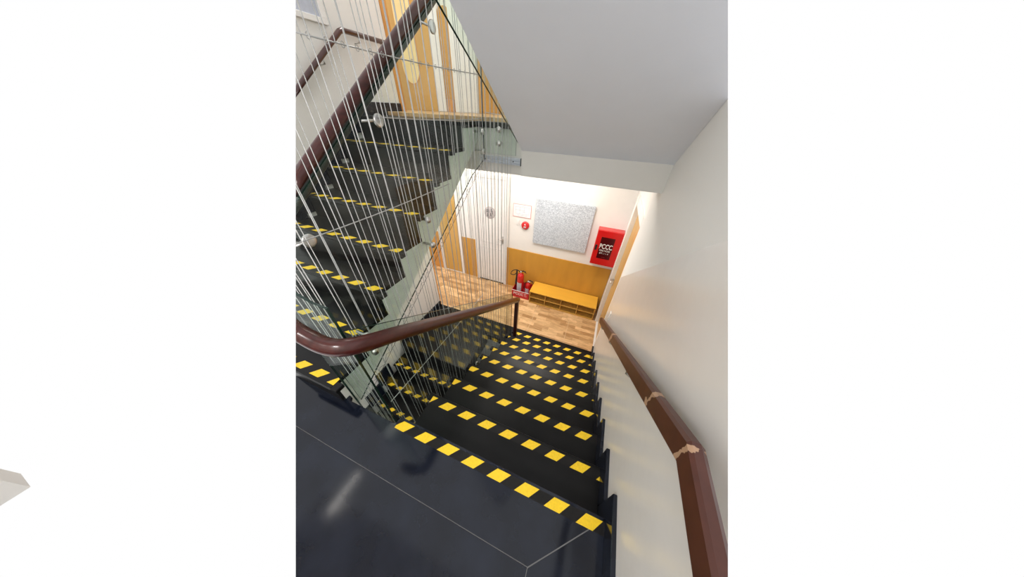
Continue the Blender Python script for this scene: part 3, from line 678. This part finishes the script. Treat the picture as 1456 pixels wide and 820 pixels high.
panel(-1.688, -.5, ZH, 2.35, 'wainscot', 'ochre wainscot beyond the overhead glass, upper hall', 'wall panel')
B().box(XL-.16, XL+.008, 2.331, 2.42, ZU, 3.8, 'orange_trim', .003).build('trim_corner')['kind'] = 'structure'
# lower end trim of the left wall
B().box(XL-.15, XL+.004, 2.331, 2.35, ZF, 1.06, 'orange_trim', .002).build('trim_corner_lobby')['kind'] = 'structure'
# frosted window in the left wall
w1 = sroot('window_1', (XL, 1.4, 2.0), 'frosted grey window pane in a white frame on the left wall', 'window')
b_ = B(); b_.box(XL, XL+.02, 1.0, 1.70, 2.055, 2.09, 'white_gloss', .002).box(XL, XL+.02, 1.655, 1.70, 2.09, 2.9, 'white_gloss', .002).box(XL, XL+.02, 1.0, 1.04, 2.09, 2.9, 'white_gloss', .002).box(XL, XL+.02, 1.0, 1.70, 2.9, 2.94, 'white_gloss', .002); b_.build('window_frame', w1)
B().box(XL, XL+.008, 1.04, 1.655, 2.09, 2.9, 'grey_pane').build('pane', w1)
# small white socket on the right wall near the lobby
B().box(XW-.006, XW, 1.93, 1.99, -.40, -.28, 'white_gloss', .002).build('wall_switch'); tag(bpy.data.objects['wall_switch'], 'white switch plate on the right wall above the far end of the handrail', 'switch')

# ------------------------------------------------------------------ lamps
def tube_lamp(y0, y1, label):
    tl = thing('tube_lamp', label, 'lamp', (-2.0, (y0+y1)/2, 2.72))
    B().box(-2.09, -2.03, y0-.03, y1+.03, 2.72, 2.78, 'white_gloss', .004).build('housing', tl)
    B().tube([(-2.0, y0, 2.74), (-2.0, y1, 2.74)], .013, 'lamp', 12).build('tube', tl)
    for y in (y0-.012, y1+.012): B().box(-2.03, -1.98, y-.01, y+.01, 2.715, 2.765, 'white_gloss').build('lamp_holder', tl)
tube_lamp(-.62, -.14, 'fluorescent tube lamp high on the left over the landing, mirrored in the black floor')
tube_lamp(.42, .58, 'short fluorescent tube lamp high on the left near the stair head')
def ceiling_lamp(x, y, z, sx_, sy, label, power, col):
    r = thing('ceiling_lamp', label, 'lamp', (x, y, z))
    B().box(x-sx_/2-.02, x+sx_/2+.02, y-sy/2-.02, y+sy/2+.02, z-.03, z, 'white_gloss', .003).build('housing', r)
    B().box(x-sx_/2, x+sx_/2, y-sy/2, y+sy/2, z-.034, z-.030, 'lamp_panel').build('diffuser', r)
    area('lamp_light', (x, y, z-.04), (sx_, sy), power, (0, 0, 0), col)
ceiling_lamp(-.4, 2.72, 1.25, 1.2, .6, 'flat panel lamp on the lobby ceiling near the fire cabinet', LOBBY_LIGHT, (1, .93, .84))
ceiling_lamp(-2.3, 2.72, 1.25, 1.2, .6, 'flat panel lamp on the lobby ceiling near the white door', LOBBY_LIGHT, (1, .95, .88))
ceiling_lamp(-1.8, 2.7, 4.0, 1.2, .3, 'flat panel lamp on the upper hall ceiling', HALL_LIGHT, (1, .96, .9))
ceiling_lamp(-.3, -1.7, 2.80, .9, .3, 'unseen fill panel added over the landing to brighten the right wall and soffit', LANDING_FILL, (1, .98, .96))  # added fill behind the viewer, lifts the right wall and soffit

# ------------------------------------------------------------------ limits of the modelled part of the stairwell
# two straight section planes: nothing beyond them is shown in the photograph, so nothing is modelled there
NL = (rgt*F_PX + fwd*(728-420.5)).normalized(); NR = (-rgt*F_PX + fwd*(1035-728)).normalized()
PL = [(CAM, NL), (CAM, NR)]
keep = {'wall_right_rear', 'wall_left_rear', 'floor_landing_rear', 'wall_front', 'ceiling', 'ceiling_hall', 'tube_lamp', 'ceiling_lamp'}
def top(o):
    while o.parent: o = o.parent
    return o
for o in [x for x in S.objects if x.type == 'MESH']:
    if top(o).name.split('.')[0] in keep: continue
    off = origin(o); me = o.data; gone = False
    for P, n_ in PL:
        ds = [(v.co+off-P).dot(n_) for v in me.vertices]
        if min(ds) >= 0: continue
        if max(ds) <= 0: gone = True; break
        if me.users > 1: me = me.copy(); o.data = me
        bm = bmesh.new(); bm.from_mesh(me)
        bmesh.ops.remove_doubles(bm, verts=bm.verts, dist=1e-5)
        res = bmesh.ops.bisect_plane(bm, geom=bm.verts[:]+bm.edges[:]+bm.faces[:], plane_co=P-off, plane_no=-n_, clear_outer=True)
        ce = [e for e in res['geom_cut'] if isinstance(e, bmesh.types.BMEdge)]
        if ce and not o.name.startswith('hazard'):
            try: bmesh.ops.holes_fill(bm, edges=ce, sides=0)
            except Exception: pass
        bm.to_mesh(me); bm.free(); me.update()
    if gone:
        for c in list(o.children): bpy.data.objects.remove(c)
        bpy.data.objects.remove(o)
for o in [x for x in S.objects if x.type == 'EMPTY' and not x.children]: bpy.data.objects.remove(o)
